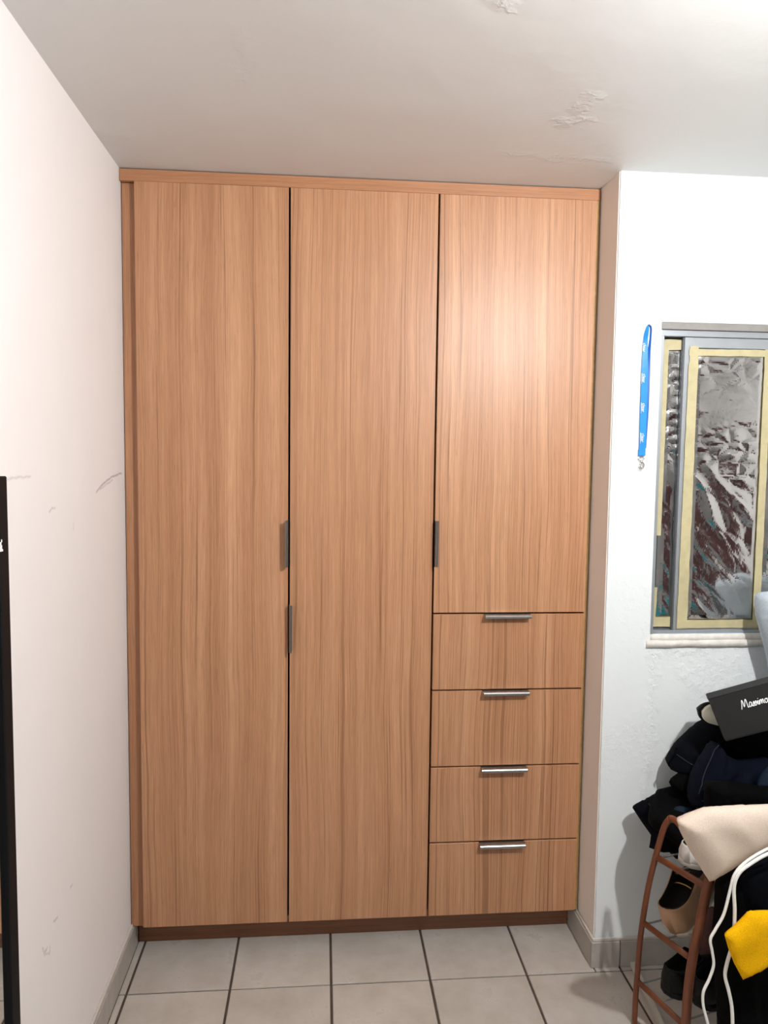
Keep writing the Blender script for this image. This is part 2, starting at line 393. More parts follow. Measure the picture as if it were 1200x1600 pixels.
vhandle(d_3, D2 + GV/2, -1, PY(677, 886, -.02).z, PY(677, 814, -.02).z)
xc = PY(794.5, 962, -.02).x
for i, zt in enumerate(Z):
    zb = Z[i+1] + G/2 if i < 3 else ZB
    dr = panel('drawer', D2 + GV/2, XRD, zb, zt - G/2, M_wooddr)
    dr['label'] = ['topmost', 'second', 'third', 'lowest'][i] + ' wood-grain drawer front'
    hhandle(dr, xc, zt - G/2)

# ---------------------------------------------------------------- window with taped foil
M_alu = simple('aluminium_frame', (.47, .50, .53), 0.38, 0.6, var=.06, vscale=8)
M_alud = simple('dark_gasket', (.12, .13, .14), 0.5, 0.5)  # dark gasket beside the sash stile
def glass_mat():
    t = NT('window_glass'); t.b.inputs['Transmission Weight'].default_value = 0.9
    return t.done((.7, .78, .76), 0.05, spec=0.5)
M_glass = glass_mat()
W1 = struct(empty('window_1', (2.1, WY + .05, OZ0)))
yf = WY + .007      # face of the frame inside the opening
box('frame_head', (OX0, yf, OZ1 - .040), (OX1, yf + .07, OZ1 - .0215), M_alu, W1, .001)
box('frame_cover', (OX0 - .001, yf - .009, OZ1 - .0215), (OX1, yf + .05, OZ1 - .001), simple('grey_brown_strip', (.27, .255, .24), .6, var=.12, vscale=30), W1, .001)  # grey-brown strip across the window head
box('frame_jamb', (OX0, yf - .004, OZ0), (OX0 + .011, yf + .07, OZ1 - .040), M_alu, W1, .001)
box('frame_jamb', (OX1 - .012, yf, OZ0), (OX1, yf + .07, OZ1 - .022), M_alu, W1, .001)
box('frame_track', (OX0, yf, OZ0), (OX1, yf + .07, OZ0 + .010), M_alu, W1, .001)
SX0 = PY(1069, 560, yf + .006).x; SX1 = SX0 + .56
sash = box('sash_stile', (SX0, yf + .004, OZ0 + .010), (SX0 + .027, yf + .024, OZ1 - .041), M_alu, W1, .0012)
box('stile_gasket', (SX0 - .0035, yf + .010, OZ0 + .010), (SX0 - .0002, yf + .022, OZ1 - .041), M_alud, sash)
box('sash_stile', (SX1 - .028, yf + .004, OZ0 + .010), (SX1, yf + .024, OZ1 - .041), M_alu, W1, .0012)
zr = PY(1120, 544, yf).z
box('sash_rail', (SX0 + .027, yf + .005, zr), (SX1 - .028, yf + .023, OZ1 - .041), M_alu, W1, .0012)
box('sash_rail', (SX0 + .027, yf + .005, OZ0 + .010), (SX1 - .028, yf + .023, OZ0 + .032), M_alu, W1, .0012)
box('glass_pane', (SX0 + .0275, yf + .0068, OZ0 + .0325), (SX1 - .0285, yf + .011, zr - .0005), M_glass, W1)
box('glass_pane', (OX0 + .009, yf + .0285, OZ0 + .0105), (OX1 - .0125, yf + .032, OZ1 - .0405), M_glass, W1)
# rough plastered sill
def rough_slab(name, a, b, mat, parent, amp=.0025, step=.012):
    b_ = bmesh.new(); bx(b_, a, b); bmesh.ops.subdivide_edges(b_, edges=b_.edges[:], cuts=1)
    for _ in range(5):
        long = [e for e in b_.edges if e.calc_length() > step]
        if not long or len(b_.verts) > 3500: break
        bmesh.ops.subdivide_edges(b_, edges=long, cuts=1); 
    bmesh.ops.triangulate(b_, faces=b_.faces[:])
    for v in b_.verts: v.co += noise.noise_vector(v.co * 38) * amp
    return obj(name, b_, mat, parent, True)
M_sill = simple('sill_plaster', (.74, .71, .66), 0.7, var=.14, vscale=45, bump=.5, bscale=120)
rough_slab('window_sill', (OX0 - .012, WY - .006, 1.013), (OX1, WY + .0015, OZ0 - .018), M_sill, W1, .002)
rough_slab('window_sill', (OX0 + .001, WY - .002, OZ0 - .02), (OX1, WY + .03, OZ0 - .001), M_sill, W1, .002)

def foil_mat():
    t = NT('crumpled_foil'); co = t.coord()
    v = t.n('ShaderNodeTexVoronoi', feature='DISTANCE_TO_EDGE'); t.l(t.coord((1, 1, .8)), v.inputs['Vector']); v.inputs['Scale'].default_value = 60
    nr = t.bump(t.noise(co, 70, 2, 0.5, 0.6), 0.06, 0.003)
    return t.done((.78, .775, .77), 0.13, nr, 1.0)
M_foil = foil_mat()
M_tape = simple('masking_tape', (.50, .44, .255), 0.6, var=.12, vscale=35, bump=.25, bscale=60)
def foil_sheet(x0, x1, z0, z1, y, parent, seed, amp, dirv=(.6, 1.0)):
    b_ = bmesh.new(); st = .0048; nx = max(4, int((x1-x0)/st)); nz = int((z1-z0)/st); g = []
    for j in range(nz+1):
        row = []
        for i in range(nx+1):
            x = x0 + (x1-x0)*i/nx; z = z0 + (z1-z0)*j/nz
            low = min(1, max(0, (z0 + .60*(z1-z0) - z + .10*noise.noise(Vector((x*9, z*3, seed))) - (x-x0)*.5)/(.08*(z1-z0))))
            al = x*dirv[0] - z*dirv[1]; pe = x*dirv[1] + z*dirv[0]
            h1 = 1 - 2*abs(noise.noise(Vector((pe*11 + .5*noise.noise(Vector((x*8, z*8, seed))), al*2.6, seed))))
            h2 = noise.noise(Vector((pe*34, al*7, seed+4)))
            v = noise.voronoi(Vector((pe*22, al*9, seed)))[0]
            v2 = noise.voronoi(Vector((pe*52, al*26, seed+3)))[0]
            vu = noise.voronoi(Vector((x*17, z*30, seed+6)))[0]; up = .0055*(vu[1]-vu[0])*max(0, noise.noise(Vector((x*6, z*6, seed)))+.55) + .0012*noise.noise(Vector((x*7, z*26, seed+9))) + .0022*noise.noise(Vector((x*5, z*4, seed+2)))
            h = amp*(low*(.46*h1 + .16*h2 + .36*(v[1]-v[0]) + .05*(v2[1]-v2[0])) + .25) + (1-low)*up + .00014*noise.noise(Vector((x*120, z*160, seed)))
            e = min(i, nx-i, j, nz-j)/4.0; h *= min(1, e)
            row.append(b_.verts.new((x, y - max(0, h), z)))
        g.append(row)
    for j in range(nz):
        for i in range(nx):
            A, B, C_, D = g[j][i], g[j][i+1], g[j+1][i+1], g[j+1][i]
            if (i + j) % 2: b_.faces.new((A, B, C_)); b_.faces.new((A, C_, D))
            else: b_.faces.new((A, B, D)); b_.faces.new((B, C_, D))
    return obj('foil', b_, M_foil, parent)
def tape_strip(a, b, wdt, y, parent, seed=0):
    """a thin, slightly wavy strip of paper tape from a to b (x, z)"""
    b_ = bmesh.new(); a = Vector(a); b = Vector(b); d = (b-a); L = d.length; d.normalize(); nrm = Vector((-d.y, d.x)); n = max(4, int(L/.02)); R0 = []
    for i in range(n+1):
        c = a + d*(L*i/n); w1 = wdt/2 + .0018*noise.noise(Vector((i*.45, seed, 0))); w2 = wdt/2 + .0018*noise.noise(Vector((i*.45, seed, 9)))
        yy = y - .0008*abs(noise.noise(Vector((i*.8, seed, 4))))
        p, q = c + nrm*w1, c - nrm*w2
        R0.append([b_.verts.new((p.x, yy, p.y)), b_.verts.new((q.x, yy - .0003, q.y)), b_.verts.new((q.x, yy + .0006, q.y)), b_.verts.new((p.x, yy + .0006, p.y))])
    for A, B in zip(R0, R0[1:]):
        for k in range(4): b_.faces.new((A[k], A[(k+1) % 4], B[(k+1) % 4], B[k]))
    b_.faces.new(R0[0]); b_.faces.new(R0[-1][::-1])
    return obj('tape_strip', b_, M_tape, parent)
yg = yf + .0065      # front of the sash glass
a_ = PY(1089, 553, yg); c_ = PY(1072, 966, yg); FX0 = (a_.x + c_.x)/2 - .008; FX1 = (PY(1196, 570, yg).x + PY(1178, 940, yg).x)/2 ; FZ1 = a_.z + .004; FZ0 = c_.z
F1 = empty('foil_sheet', ((FX0+FX1)/2, yg, FZ0)); tag(F1, 'large crumpled foil sheet taped over the sliding window sash', 'foil sheet')
foil_sheet(FX0, FX1, FZ0 - .008, FZ1 + .008, yg - .0012, F1, 3.1, .0085, (.62, .78))
TW = .020
tz = PY(1120, 552, yg).z
tape_strip((FX0 - .004, OZ0 + .016), (FX0 - .004, zr + .004), TW + .006, yf + .0002, F1, 1)
tape_strip((FX0 - .016, OZ0 + .016), (FX0 - .012, tz - .03), TW*.8, yf - .0006, F1, 2)
tape_strip((FX0 - .02, tz - .0), (FX1 + .02, tz + .002), TW, yf - .0002, F1, 3)
tape_strip((FX1 + .006, OZ0 + .014), (FX1 + .004, zr), TW + .003, yf + .0000, F1, 4)
tape_strip((FX0 - .02, OZ0 + .030), (FX1 + .02, OZ0 + .030), TW + .005, yf - .0004, F1, 5)
F3 = empty('foil_sheet', (FX1 + .12, yg, FZ0)); tag(F3, 'second foil sheet at the right edge of the window beside the tape', 'foil sheet')
foil_sheet(FX1 + .012, SX1 - .045, FZ0 - .008, FZ1 + .008, yg - .0012, F3, 8.1, .0085, (.62, .78))
tape_strip((SX1 - .04, OZ0 + .02), (SX1 - .04, zr), TW, yf + .0016, F3, 7)
yg2 = yf + .028
NX0 = OX0 + .022; NX1 = SX0 + .008
F2 = empty('foil_sheet', ((NX0+NX1)/2, yg2, OZ0 + .04)); tag(F2, 'narrow crumpled foil strip taped in the gap left of the sash', 'foil sheet')
foil_sheet(NX0 + .006, NX1 + .016, OZ0 + .035, OZ1 - .07, yg2 - .0014, F2, 5.7, .0065, (.5, .86))
tape_strip((NX0 + .004, OZ0 + .30), (NX0 + .006, OZ1 - .05), .018, yg2 - .0075, F2, 11)
tape_strip((NX0 - .002, OZ0 + .02), (NX0 + .002, OZ0 + .14), .014, yg2 - .0075, F2, 12)
tape_strip((NX0, OZ1 - .062), (NX1 + .006, OZ1 - .062), .030, yg2 - .0075, F2, 13)
tape_strip((NX0 - .004, OZ0 + .033), (NX1 + .006, OZ0 + .033), .030, yg2 - .0075, F2, 14)

# ---------------------------------------------------------------- lanyard on a nail
M_blue = simple('blue_ribbon', (.006, .24, .72), 0.45, var=.06, vscale=40, bump=.15, bscale=900)
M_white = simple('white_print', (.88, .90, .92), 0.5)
LN = empty('lanyard', PY(1003, 735, WY - .004)); tag(LN, 'bright blue lanyard with white print hanging on the wall by the window', 'lanyard')
def ribbon(name, path, widths, parent, mat, th=.0009):
    b_ = bmesh.new(); R0 = []; N = len(path)
    for i, p in enumerate(path):
        p = Vector(p); t = (Vector(path[min(i+1, N-1)]) - Vector(path[max(i-1, 0)])).normalized(); wd, ang = widths[i]
        side = Vector((math.cos(ang), -math.sin(ang), 0)); side = (side - t*side.dot(t)).normalized(); nn = t.cross(side).normalized()
        R0.append([b_.verts.new(p + side*sx*wd/2 + nn*sy*th/2) for sx, sy in ((-1, -1), (1, -1), (1, 1), (-1, 1))])
    for A, B in zip(R0, R0[1:]):
        for k in range(4): b_.faces.new((A[k], A[(k+1) % 4], B[(k+1) % 4], B[k]))
    b_.faces.new(R0[0][::-1]); b_.faces.new(R0[-1]); return obj(name, b_, mat, parent, False)
yl = WY - .0055
fp = [PY(u, v, yl) for u, v in ((1003.2, 712), (1004, 690), (1005.5, 640), (1007, 590), (1008, 550), (1008.8, 530), (1010, 518), (1012.5, 509))]
fp[-2].y -= .004; fp[-1].y += .001
fw = [(.0195, 0), (.020, 0), (.0205, 0), (.0195, 0), (.0155, .2), (.0125, .5), (.011, .8), (.008, 1.0)]
ribbon('strap', catmull(fp, 4), [fw[min(i//4, 7)] if i % 4 == 0 else tuple((1 - (i % 4)/4)*a + (i % 4)/4*b for a, b in zip(fw[i//4], fw[min(i//4+1, 7)])) for i in range(4*7+1)], LN, M_blue)
bp = [PY(u, v, yl + .003) for u, v in ((1012.5, 508), (1016.8, 512), (1016.3, 528), (1014.2, 548), (1012, 580), (1009, 640), (1005, 700))]
bp[0].y -= .002
bw = [(.008, 1.0), (.007, 1.0), (.006, 1.0), (.009, .7), (.014, .3), (.018, .05), (.018, 0)]
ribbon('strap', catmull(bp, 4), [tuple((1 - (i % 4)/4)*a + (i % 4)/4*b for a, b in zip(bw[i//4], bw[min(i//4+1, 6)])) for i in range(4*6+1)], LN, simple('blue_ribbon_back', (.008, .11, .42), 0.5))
c0 = PY(1003.2, 708, yl - .0012)
box('crimp', (c0.x - .0105, c0.y - .001, c0.z - .008), (c0.x + .0105, c0.y + .0055, c0.z + .010), M_blue, LN, .0006)
M_chrome = simple('clasp_metal', (.55, .50, .46), 0.25, 1.0)
def ring(cx, cz, rx, rz, y, r=.0011, tilt=0):
    b_ = bmesh.new(); tube(b_, [Vector((cx + rx*math.cos(a), y + tilt*math.sin(a), cz + rz*math.sin(a))) for a in [k*2*math.pi/20 for k in range(20)]], r, 6, closed=True); return b_
q = PY(1002, 717, yl)
obj('clasp_ring', ring(q.x, q.z, .0085, .005, yl), M_chrome, LN)
b_ = bmesh.new(); lathe(b_, [(.002, -.006), (.0032, -.004), (.0032, .003), (.002, .005)], (q.x + .001, yl, q.z - .008), 10); obj('swivel', b_, M_chrome, LN)
obj('hook', ring(q.x + .003, q.z - .019, .0065, .0085, yl, .0014), M_chrome, LN)
obj('clasp_ring', ring(q.x - .001, q.z - .026, .0068, .0075, yl - .002, .0009), M_chrome, LN)
nb = PY(1013.5, 507.5, WY); b_ = bmesh.new(); tube(b_, [(nb.x, WY + .004, nb.z - .001), (nb.x, WY - .014, nb.z + .001)], .0016, 8); tube(b_, [(nb.x, WY - .013, nb.z + .001), (nb.x, WY - .0145, nb.z + .0012)], .0035, 10)
tag(obj('nail', b_, simple('painted_nail', (.75, .75, .74), .5)), 'small whitish nail holding the blue lanyard', 'nail')
for k, (u, v) in enumerate(((1006.5, 543), (1006, 591), (1005.3, 637), (1004.2, 684))):
    cu = bpy.data.curves.new('print', 'FONT'); cu.body = 'clear'; cu.size = .0135; cu.align_x = 'CENTER'; cu.align_y = 'CENTER'; cu.extrude = .0001
    tmp = bpy.data.objects.new('tmp', cu); COL.objects.link(tmp); dg = bpy.context.evaluated_depsgraph_get(); me = bpy.data.meshes.new_from_object(tmp.evaluated_get(dg)); bpy.data.objects.remove(tmp)
    p = PY(u, v, yl - .0012)
    Mx = Matrix.Translation(p) @ Matrix.Rotation(math.radians(90), 4, 'X') @ Matrix.Rotation(math.radians(-91.5), 4, 'Z')
    me.transform(Mx); me.materials.clear(); me.materials.append(M_white); o = link(bpy.data.objects.new('lettering', me), LN)
    if k: 
        w0 = PY(u - 3.2, v - 8, yl); w1 = PY(u - 3.8, v + 9, yl)
        b_ = bmesh.new(); tube(b_, [(w0.x, yl - .0009, w0.z), (w1.x, yl - .0009, w1.z)], .0011, 4, .2, (0, 1, 0)); obj('printed_line', b_, M_white, LN)

# ---------------------------------------------------------------- tall mirror on the left wall
M_black = simple('black_frame_gloss', (.003, .003, .004), 0.6, Specular_IOR_Level=.2)
t = NT('mirror_silver'); M_mirror = t.done((.88, .90, .89), 0.01, None, 1.0)
Mr = empty('wall_mirror', (0.015, -1.15, 0)); tag(Mr, 'tall mirror in a black frame standing against the left wall', 'mirror')
my1 = (PX(10, 743, .03).y + PX(27, 1598, .03).y)/2; mz1 = PX(5, 744, .03).z; my0 = my1 - .56; fw_ = .036
box('frame_side', (.0115, my1 - fw_, 0), (.034, my1, mz1), M_black, Mr, .002)
box('frame_side', (.0115, my0, 0), (.034, my0 + fw_, mz1), M_black, Mr, .002)
box('frame_rail', (.0115, my0 + fw_, mz1 - fw_), (.034, my1 - fw_, mz1), M_black, Mr, .002)
box('frame_rail', (.0115, my0 + fw_, 0), (.034, my1 - fw_, fw_), M_black, Mr, .002)
box('mirror_glass', (.014, my0 + fw_, fw_), (.026, my1 - fw_, mz1 - fw_), M_mirror, Mr)
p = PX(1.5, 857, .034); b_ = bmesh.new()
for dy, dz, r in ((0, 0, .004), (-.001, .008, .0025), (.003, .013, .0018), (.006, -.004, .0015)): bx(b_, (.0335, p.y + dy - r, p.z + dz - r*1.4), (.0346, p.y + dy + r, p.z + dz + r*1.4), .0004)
obj('frame_glint', b_, M_white, Mr)  # white flecks modelled to stand in for a glint on the black frame

# ---------------------------------------------------------------- shoe rack
TH = math.radians(14.5); RN = (math.cos(TH), math.sin(TH), 0); RU = Vector(RN); RA = PY(997, 1532, -.39); RD = Vector((math.sin(TH), -math.cos(TH), 0))
def PR(u, v): return unproj(u, v, RN, RA)
M_rust = simple('terracotta_paint', (.16, .045, .015), 0.5, var=.12, vscale=30)
M_wire = simple('grey_wire', (.16, .165, .16), 0.4, 0.6)
RK = empty('shoe_rack', (RA.x + .25, RA.y, 0)); tag(RK, 'terracotta-painted shoe rack with wire shelves in the right corner', 'shoe rack')
back_px = [(1047, 1279), (1038, 1292), (1028, 1325), (1016, 1372), (1007, 1420), (1000, 1470), (996, 1520), (993, 1560), (991, 1604)]
front_px = [(1109, 1372), (1104, 1392), (1094, 1440), (1083, 1492), (1076, 1540), (1072, 1590), (1069, 1640)]
bpts = catmull([PR(*q) for q in back_px], 3); fpts = catmull([PR(*q) for q in front_px], 3)
bpts[-1].z = max(bpts[-1].z, 0.002)
e_ = fpts[-1].copy(); fl = e_.copy(); fl.z = .002; fpts.append(Vector((e_.x, e_.y, e_.z*.5))); fpts.append(fl)
if bpts[-1].z > .004: q = bpts[-1].copy(); q.z = .002; bpts.append(q)
topb = catmull([PR(1047, 1279), PR(1058, 1284), PR(1078, 1312), PR(1100, 1348), PR(1109, 1372)], 4)
bars = [((1024, 1338), (1104, 1386)), ((1003, 1440), (1082, 1500)), ((995, 1532), (1073, 1606))]
def bar_obj(name, pts, off, r=.0085, fl=.62):
    b_ = bmesh.new(); tube(b_, [p + off for p in pts], r, 8, fl, RN_); return obj(name, b_, M_rust, RK)
RN_ = Vector(RN)
LEN = .52
for k in range(2):
    off = RU*(LEN*k)
    bar_obj('post', bpts, off, .009, .7); bar_obj('post', fpts, off, .0105, 1.2); bar_obj('top_bar', topb, off, .0095, .7)
    for a, b in bars:
        A, B = PR(*a), PR(*b); bar_obj('cross_bar', [A, A.lerp(B, .5), B], off, .0098, .55)
shelf_z = []
for a, b in bars:
    A, B = PR(*a), PR(*b); shelf_z.append((A + B)/2)
    for f in (.10, .5, .90):
        b_ = bmesh.new(); s = A.lerp(B, f); tube(b_, [s + Vector((0, 0, .004)), s + RU*LEN + Vector((0, 0, .004))], .0024, 6); obj('shelf_wire', b_, M_wire, RK)

# ---------------------------------------------------------------- cloth pieces
def puff(name, px, y, tf, tb, mat, parent=None, sx=0.0, sz=0.0, res=.009, rim=.035, fold=(.006, 18, 2.0, 0.3), seed=0.0, smooth=True, extra=None):
    """closed padded cloth shape: outline on an upright plane y + sx*dx + sz*dz, front and back bulging with folds"""
    c = PY(sum(p[0] for p in px)/len(px), sum(p[1] for p in px)/len(px), y)
    n = Vector((-sx, 1, -sz)); P = [unproj(u, v, n, c) for u, v in px]
    poly = [Vector((p.x, p.z)) for p in P]; bd = []
    for a, b in zip(poly, poly[1:] + poly[:1]):
        k = max(1, int((b-a).length/res))
        for i in range(k):
            q = a.lerp(b, i/k); bd.append(q)
    def inside(q):
        r = False
        for a, b in zip(bd, bd[1:] + bd[:1]):
            if (a.y > q.y) != (b.y > q.y) and q.x < (b.x-a.x)*(q.y-a.y)/(b.y-a.y) + a.x: r = not r
        return r
    def dist(q):
        best = 9
        for a, b in zip(poly, poly[1:] + poly[:1]):
            ab = b-a; h = max(0, min(1, (q-a).dot(ab)/max(ab.length_squared, 1e-12))); best = min(best, (q-a-ab*h).length)
        return best
    x0, x1 = min(p.x for p in bd), max(p.x for p in bd); z0, z1 = min(p.y for p in bd), max(p.y for p in bd)
    pts = list(bd); nb_ = len(bd); D = [0.0]*nb_
    x = x0; r_ = random.Random(int(seed*100)+5)
    while x < x1:
        z = z0
        while z < z1:
            q = Vector((x + r_.uniform(-.25, .25)*res, z + r_.uniform(-.25, .25)*res))
            if inside(q):
                d = dist(q)
                if d > res*.45: pts.append(q); D.append(d)
            z += res
        x += res
    vo, _, fo, orig, _, _ = delaunay_2d_cdt(pts, [(i, (i+1) % nb_) for i in range(nb_)], [], 1, 1e-6)
    amp, fr, st, ang = fold; ca, sa = math.cos(ang), math.sin(ang)
    def offs(q, d, side):
        h = min(1, d/rim); prof = math.sqrt(max(0, 1-(1-h)**2)); u_ = q.x*ca + q.y*sa; v_ = -q.x*sa + q.y*ca
        w_ = .25*noise.noise(Vector((u_*4, v_*4, seed+3)))
        f = 1 - 2*abs(noise.noise(Vector((u_*fr/st + w_, v_*fr + w_*3, seed + side*7))))
        f += .5*noise.noise(Vector((u_*fr*1.7/st, v_*fr*1.9, seed + 11 + side)))
        return prof*(tf if side == 0 else tb) + amp*f*min(1, d/(rim*.6))
    b_ = bmesh.new(); yb = lambda q: c.y + sx*(q.x - c.x) + sz*(q.y - c.z)
    fv, kv = [], []
    for i, q in enumerate(vo):
        q = Vector((q[0], q[1])); o_ = orig[i][0] if orig[i] else 0; d = D[o_] if o_ < len(D) else 0
        if d <= 1e-6:
            v = b_.verts.new((q.x, yb(q), q.y)); fv.append(v); kv.append(v)
        else:
            fv.append(b_.verts.new((q.x, yb(q) - offs(q, d, 0), q.y))); kv.append(b_.verts.new((q.x, yb(q) + max(.002, offs(q, d, 1)), q.y)))
    for f in fo:
        try: b_.faces.new([fv[i] for i in f]); b_.faces.new([kv[i] for i in f][::-1])
        except ValueError: pass
    o = obj(name, b_, mat, parent, smooth)
    def surf(u, v):
        p = unproj(u, v, n, c); q = Vector((p.x, p.z)); d = dist(q)
        return Vector((p.x, yb(q) - offs(q, d, 0) - .0012, p.z))
    return o, surf
def fabric(name, col, rough=.85, var=.25, vs=25, weave=700, b=.3):
    t = NT(name); f = t.noise(t.coord(), vs, 5, .65); f2 = t.noise(t.coord(), weave, 2, .5)
    c = t.ramp(f, [(.28, tuple(x*(1-var) for x in col)), (.72, tuple(min(1, x*(1+var)) for x in col))])
    c = t.mix(.5, c, t.mix(1.0, c, t.ramp(f2, [(.3, (.6, .6, .6)), (.7, (1.4, 1.4, 1.4))]), 'MULTIPLY'))
    return t.done(c, rough, t.bump(f2, b, .001), spec=.06)
M_navy = fabric('navy_denim', (.0027, .004, .0095)); M_dnavy = fabric('dark_navy_denim', (.002, .0026, .0048)); M_blk = fabric('black_cloth', (.0009, .0009, .0011), var=.15)
M_mid = fabric('mid_blue_denim', (.011, .018, .030)); M_pink = fabric('pale_pink_cloth', (.68, .56, .465), .8, .03, 10, 900, .05); M_yel = fabric('yellow_felt', (.78, .41, .004), .9, .06, 40, 600, .25)
M_pale = fabric('pale_blue_grey_cloth', (.44, .50, .55), .85, .06, 12, 500, .1); M_seam = simple('denim_seam', (.014, .017, .027), .9); M_mauve = fabric('mauve_cloth', (.09, .045, .042), .9, .2)
Zp = lambda X, Y: (960 + X/5, 1000 + Y/5)
def seam(surf, px, parent, r=.0013):
    b_ = bmesh.new(); tube(b_, [surf(*p) for p in catmull2(px)], r, 5); return obj('seam', b_, M_seam, parent)
def catmull2(px): return [(p.x, p.y) for p in catmull([Vector((a, b, 0)) for a, b in px], 5)]

# dark trouser leg hanging off the left of the pile
leg, s_ = puff('trousers', [Zp(140, 1310), Zp(290, 1228), Zp(430, 1155), Zp(520, 1150), Zp(720, 1180), Zp(760, 1330), (1088, 1305), (1084, 1338), (1056, 1342), (1044, 1330), (1030, 1330), Zp(270, 1622), Zp(290, 1530), Zp(215, 1425)], -.235, .03, .03, M_dnavy, fold=(.008, 26, 2.5, .5), seed=1, sx=-.25)
tag(leg, 'dark navy trouser leg sticking out to the left, lowest of the pile', 'trousers'); seam(s_, [Zp(250, 1260), Zp(300, 1380), Zp(330, 1480)], leg)
# small mid-blue denim fold just above the rack's top corner
o, s_ = puff('denim_cloth', [Zp(405, 1395), Zp(430, 1345), Zp(500, 1300), Zp(600, 1310), Zp(640, 1370), Zp(560, 1420), Zp(470, 1430)], -.33, .015, .03, M_mid, fold=(.005, 30, 2, 1.0), seed=2, sx=-.2)
tag(o, 'small mid-blue denim fold behind the top of the rack', 'cloth')
# black lump between
o, s_ = puff('black_cloth', [Zp(425, 1110), Zp(460, 1080), Zp(520, 1040), Zp(700, 1010), Zp(760, 1180), Zp(640, 1215), Zp(470, 1195)], -.27, .03, .03, M_blk, fold=(.008, 25, 2, .2), seed=3)
tag(o, 'crumpled black cloth wedged between the waistband and the trouser leg', 'cloth')
# black trousers with the waistband and belt loop
bt, s_ = puff('black_trousers', [Zp(745, 628), Zp(690, 660), Zp(600, 735), Zp(500, 835), Zp(420, 970), Zp(440, 1012), Zp(520, 1050), Zp(640, 1075), Zp(800, 1060), Zp(960, 1000), Zp(1010, 860), Zp(960, 700), Zp(840, 640)], -.25, .05, .06, M_dnavy, fold=(.009, 26, 2.5, .9), seed=4, sx=-.25)
tag(bt, 'black trousers with a belt loop, heaped under the shoe box', 'trousers')
b_ = bmesh.new(); lp = [PY(*Zp(x, y), -.235) for x, y in ((492, 850), (478, 848), (462, 880), (435, 930), (421, 965), (428, 985))]; lp[2].y -= .006; lp[3].y -= .006
tube(b_, catmull(lp, 4), .003, 6, .7); obj('belt_loop', b_, M_blk, bt)
seam(s_, [Zp(470, 880), Zp(560, 930), Zp(640, 985)], bt)
# black mass under the box
o, s_ = puff('black_garment', [Zp(780, 760), Zp(1000, 700), Zp(1300, 600), Zp(1700, 560), Zp(1720, 1050), Zp(1300, 1010), Zp(1000, 990), Zp(840, 930)], -.30, .05, .05, M_blk, fold=(.012, 10, 2, .3), seed=5)
tag(o, 'heaped black garment directly under the tilted shoe box', 'clothing')
# navy jeans leg sweeping across
jn, s_ = puff('navy_jeans', [Zp(815, 790), Zp(760, 880), Zp(690, 1010), Zp(640, 1100), Zp(620, 1200), Zp(605, 1300), Zp(740, 1330), Zp(900, 1300), Zp(1250, 1300), Zp(1700, 1300), Zp(1720, 1020), Zp(1200, 930), Zp(1000, 960), Zp(880, 900)], -.385, .04, .07, M_navy, fold=(.011, 24, 2.8, 1.1), seed=6)
tag(jn, 'dark blue denim jeans with visible seams in the middle of the pile', 'jeans'); seam(s_, [Zp(800, 810), Zp(740, 920), Zp(660, 1080), Zp(632, 1180)], jn); seam(s_, [Zp(640, 1215), Zp(730, 1240)], jn); seam(s_, [Zp(615, 1285), Zp(735, 1300)], jn)
seam(s_, [Zp(780, 1085), Zp(900, 1105), Zp(1030, 1140)], jn)
o, s_ = puff('denim_cloth', [Zp(1115, 1160), Zp(1140, 1080), Zp(1200, 1000), Zp(1400, 940), Zp(1650, 960), Zp(1650, 1180), Zp(1300, 1175)], -.45, .015, .03, M_mid, fold=(.005, 18, 2, .5), seed=7)
tag(o, 'faded blue denim piece at the right edge of the pile', 'cloth')
# ribbed black knit
rb, s_ = puff('ribbed_black_knit', [Zp(740, 1150), Zp(790, 1120), Zp(1000, 1135), Zp(1200, 1165), Zp(1650, 1180), Zp(1650, 1400), Zp(1200, 1400), Zp(740, 1400)], -.50, .022, .06, M_blk, fold=(.007, 60, 14, -.05), seed=8, res=.007)
tag(rb, 'ribbed black knit lying just above the pale pink cloth', 'clothing')
# dark garments hanging in front of the rack on the right
hg, s_ = puff('hanging_trousers', [(1122, 1380), (1170, 1330), (1300, 1320), (1330, 1480), (1330, 1660), (1128, 1660), (1122, 1560), (1116, 1470)], -.645, .03, .04, M_blk, fold=(.018, 9, 5, 1.45), seed=9, sx=.1)
tag(hg, 'black garment hanging down the front of the rack behind the white cables', 'clothing')
o, s_ = puff('dark_denim', [(1150, 1352), (1200, 1335), (1300, 1325), (1310, 1440), (1200, 1455), (1165, 1410)], -.69, .02, .02, M_dnavy, fold=(.01, 14, 4, 1.2), seed=10, sx=.1)
tag(o, 'dark denim fold hanging below the pale pink cloth', 'cloth')
o, s_ = puff('mauve_cloth', [(1106, 1425), (1118, 1418), (1132, 1425), (1128, 1460), (1120, 1490), (1093, 1492), (1098, 1460)], -.56, .012, .03, M_mauve, fold=(.004, 20, 2, 1.4), seed=11)
tag(o, 'dull mauve cloth between the rack post and the white cables', 'cloth')
# pale pink cloth over the rack's front corner
pk, s_ = puff('pink_cloth', [(1058.5, 1283), (1080, 1273), (1107, 1263), (1150, 1260.5), (1200, 1258.5), (1330, 1258), (1330, 1300), (1200, 1323), (1170, 1340), (1135, 1362), (1108.5, 1377.5), (1097, 1360), (1077, 1328), (1063, 1300)], -.70, .022, .04, M_pink, fold=(.007, 10, 2.2, -.5), seed=12, rim=.05, res=.008, sz=-.15)
tag(pk, 'pale pink cloth draped over the front corner of the rack', 'cloth')
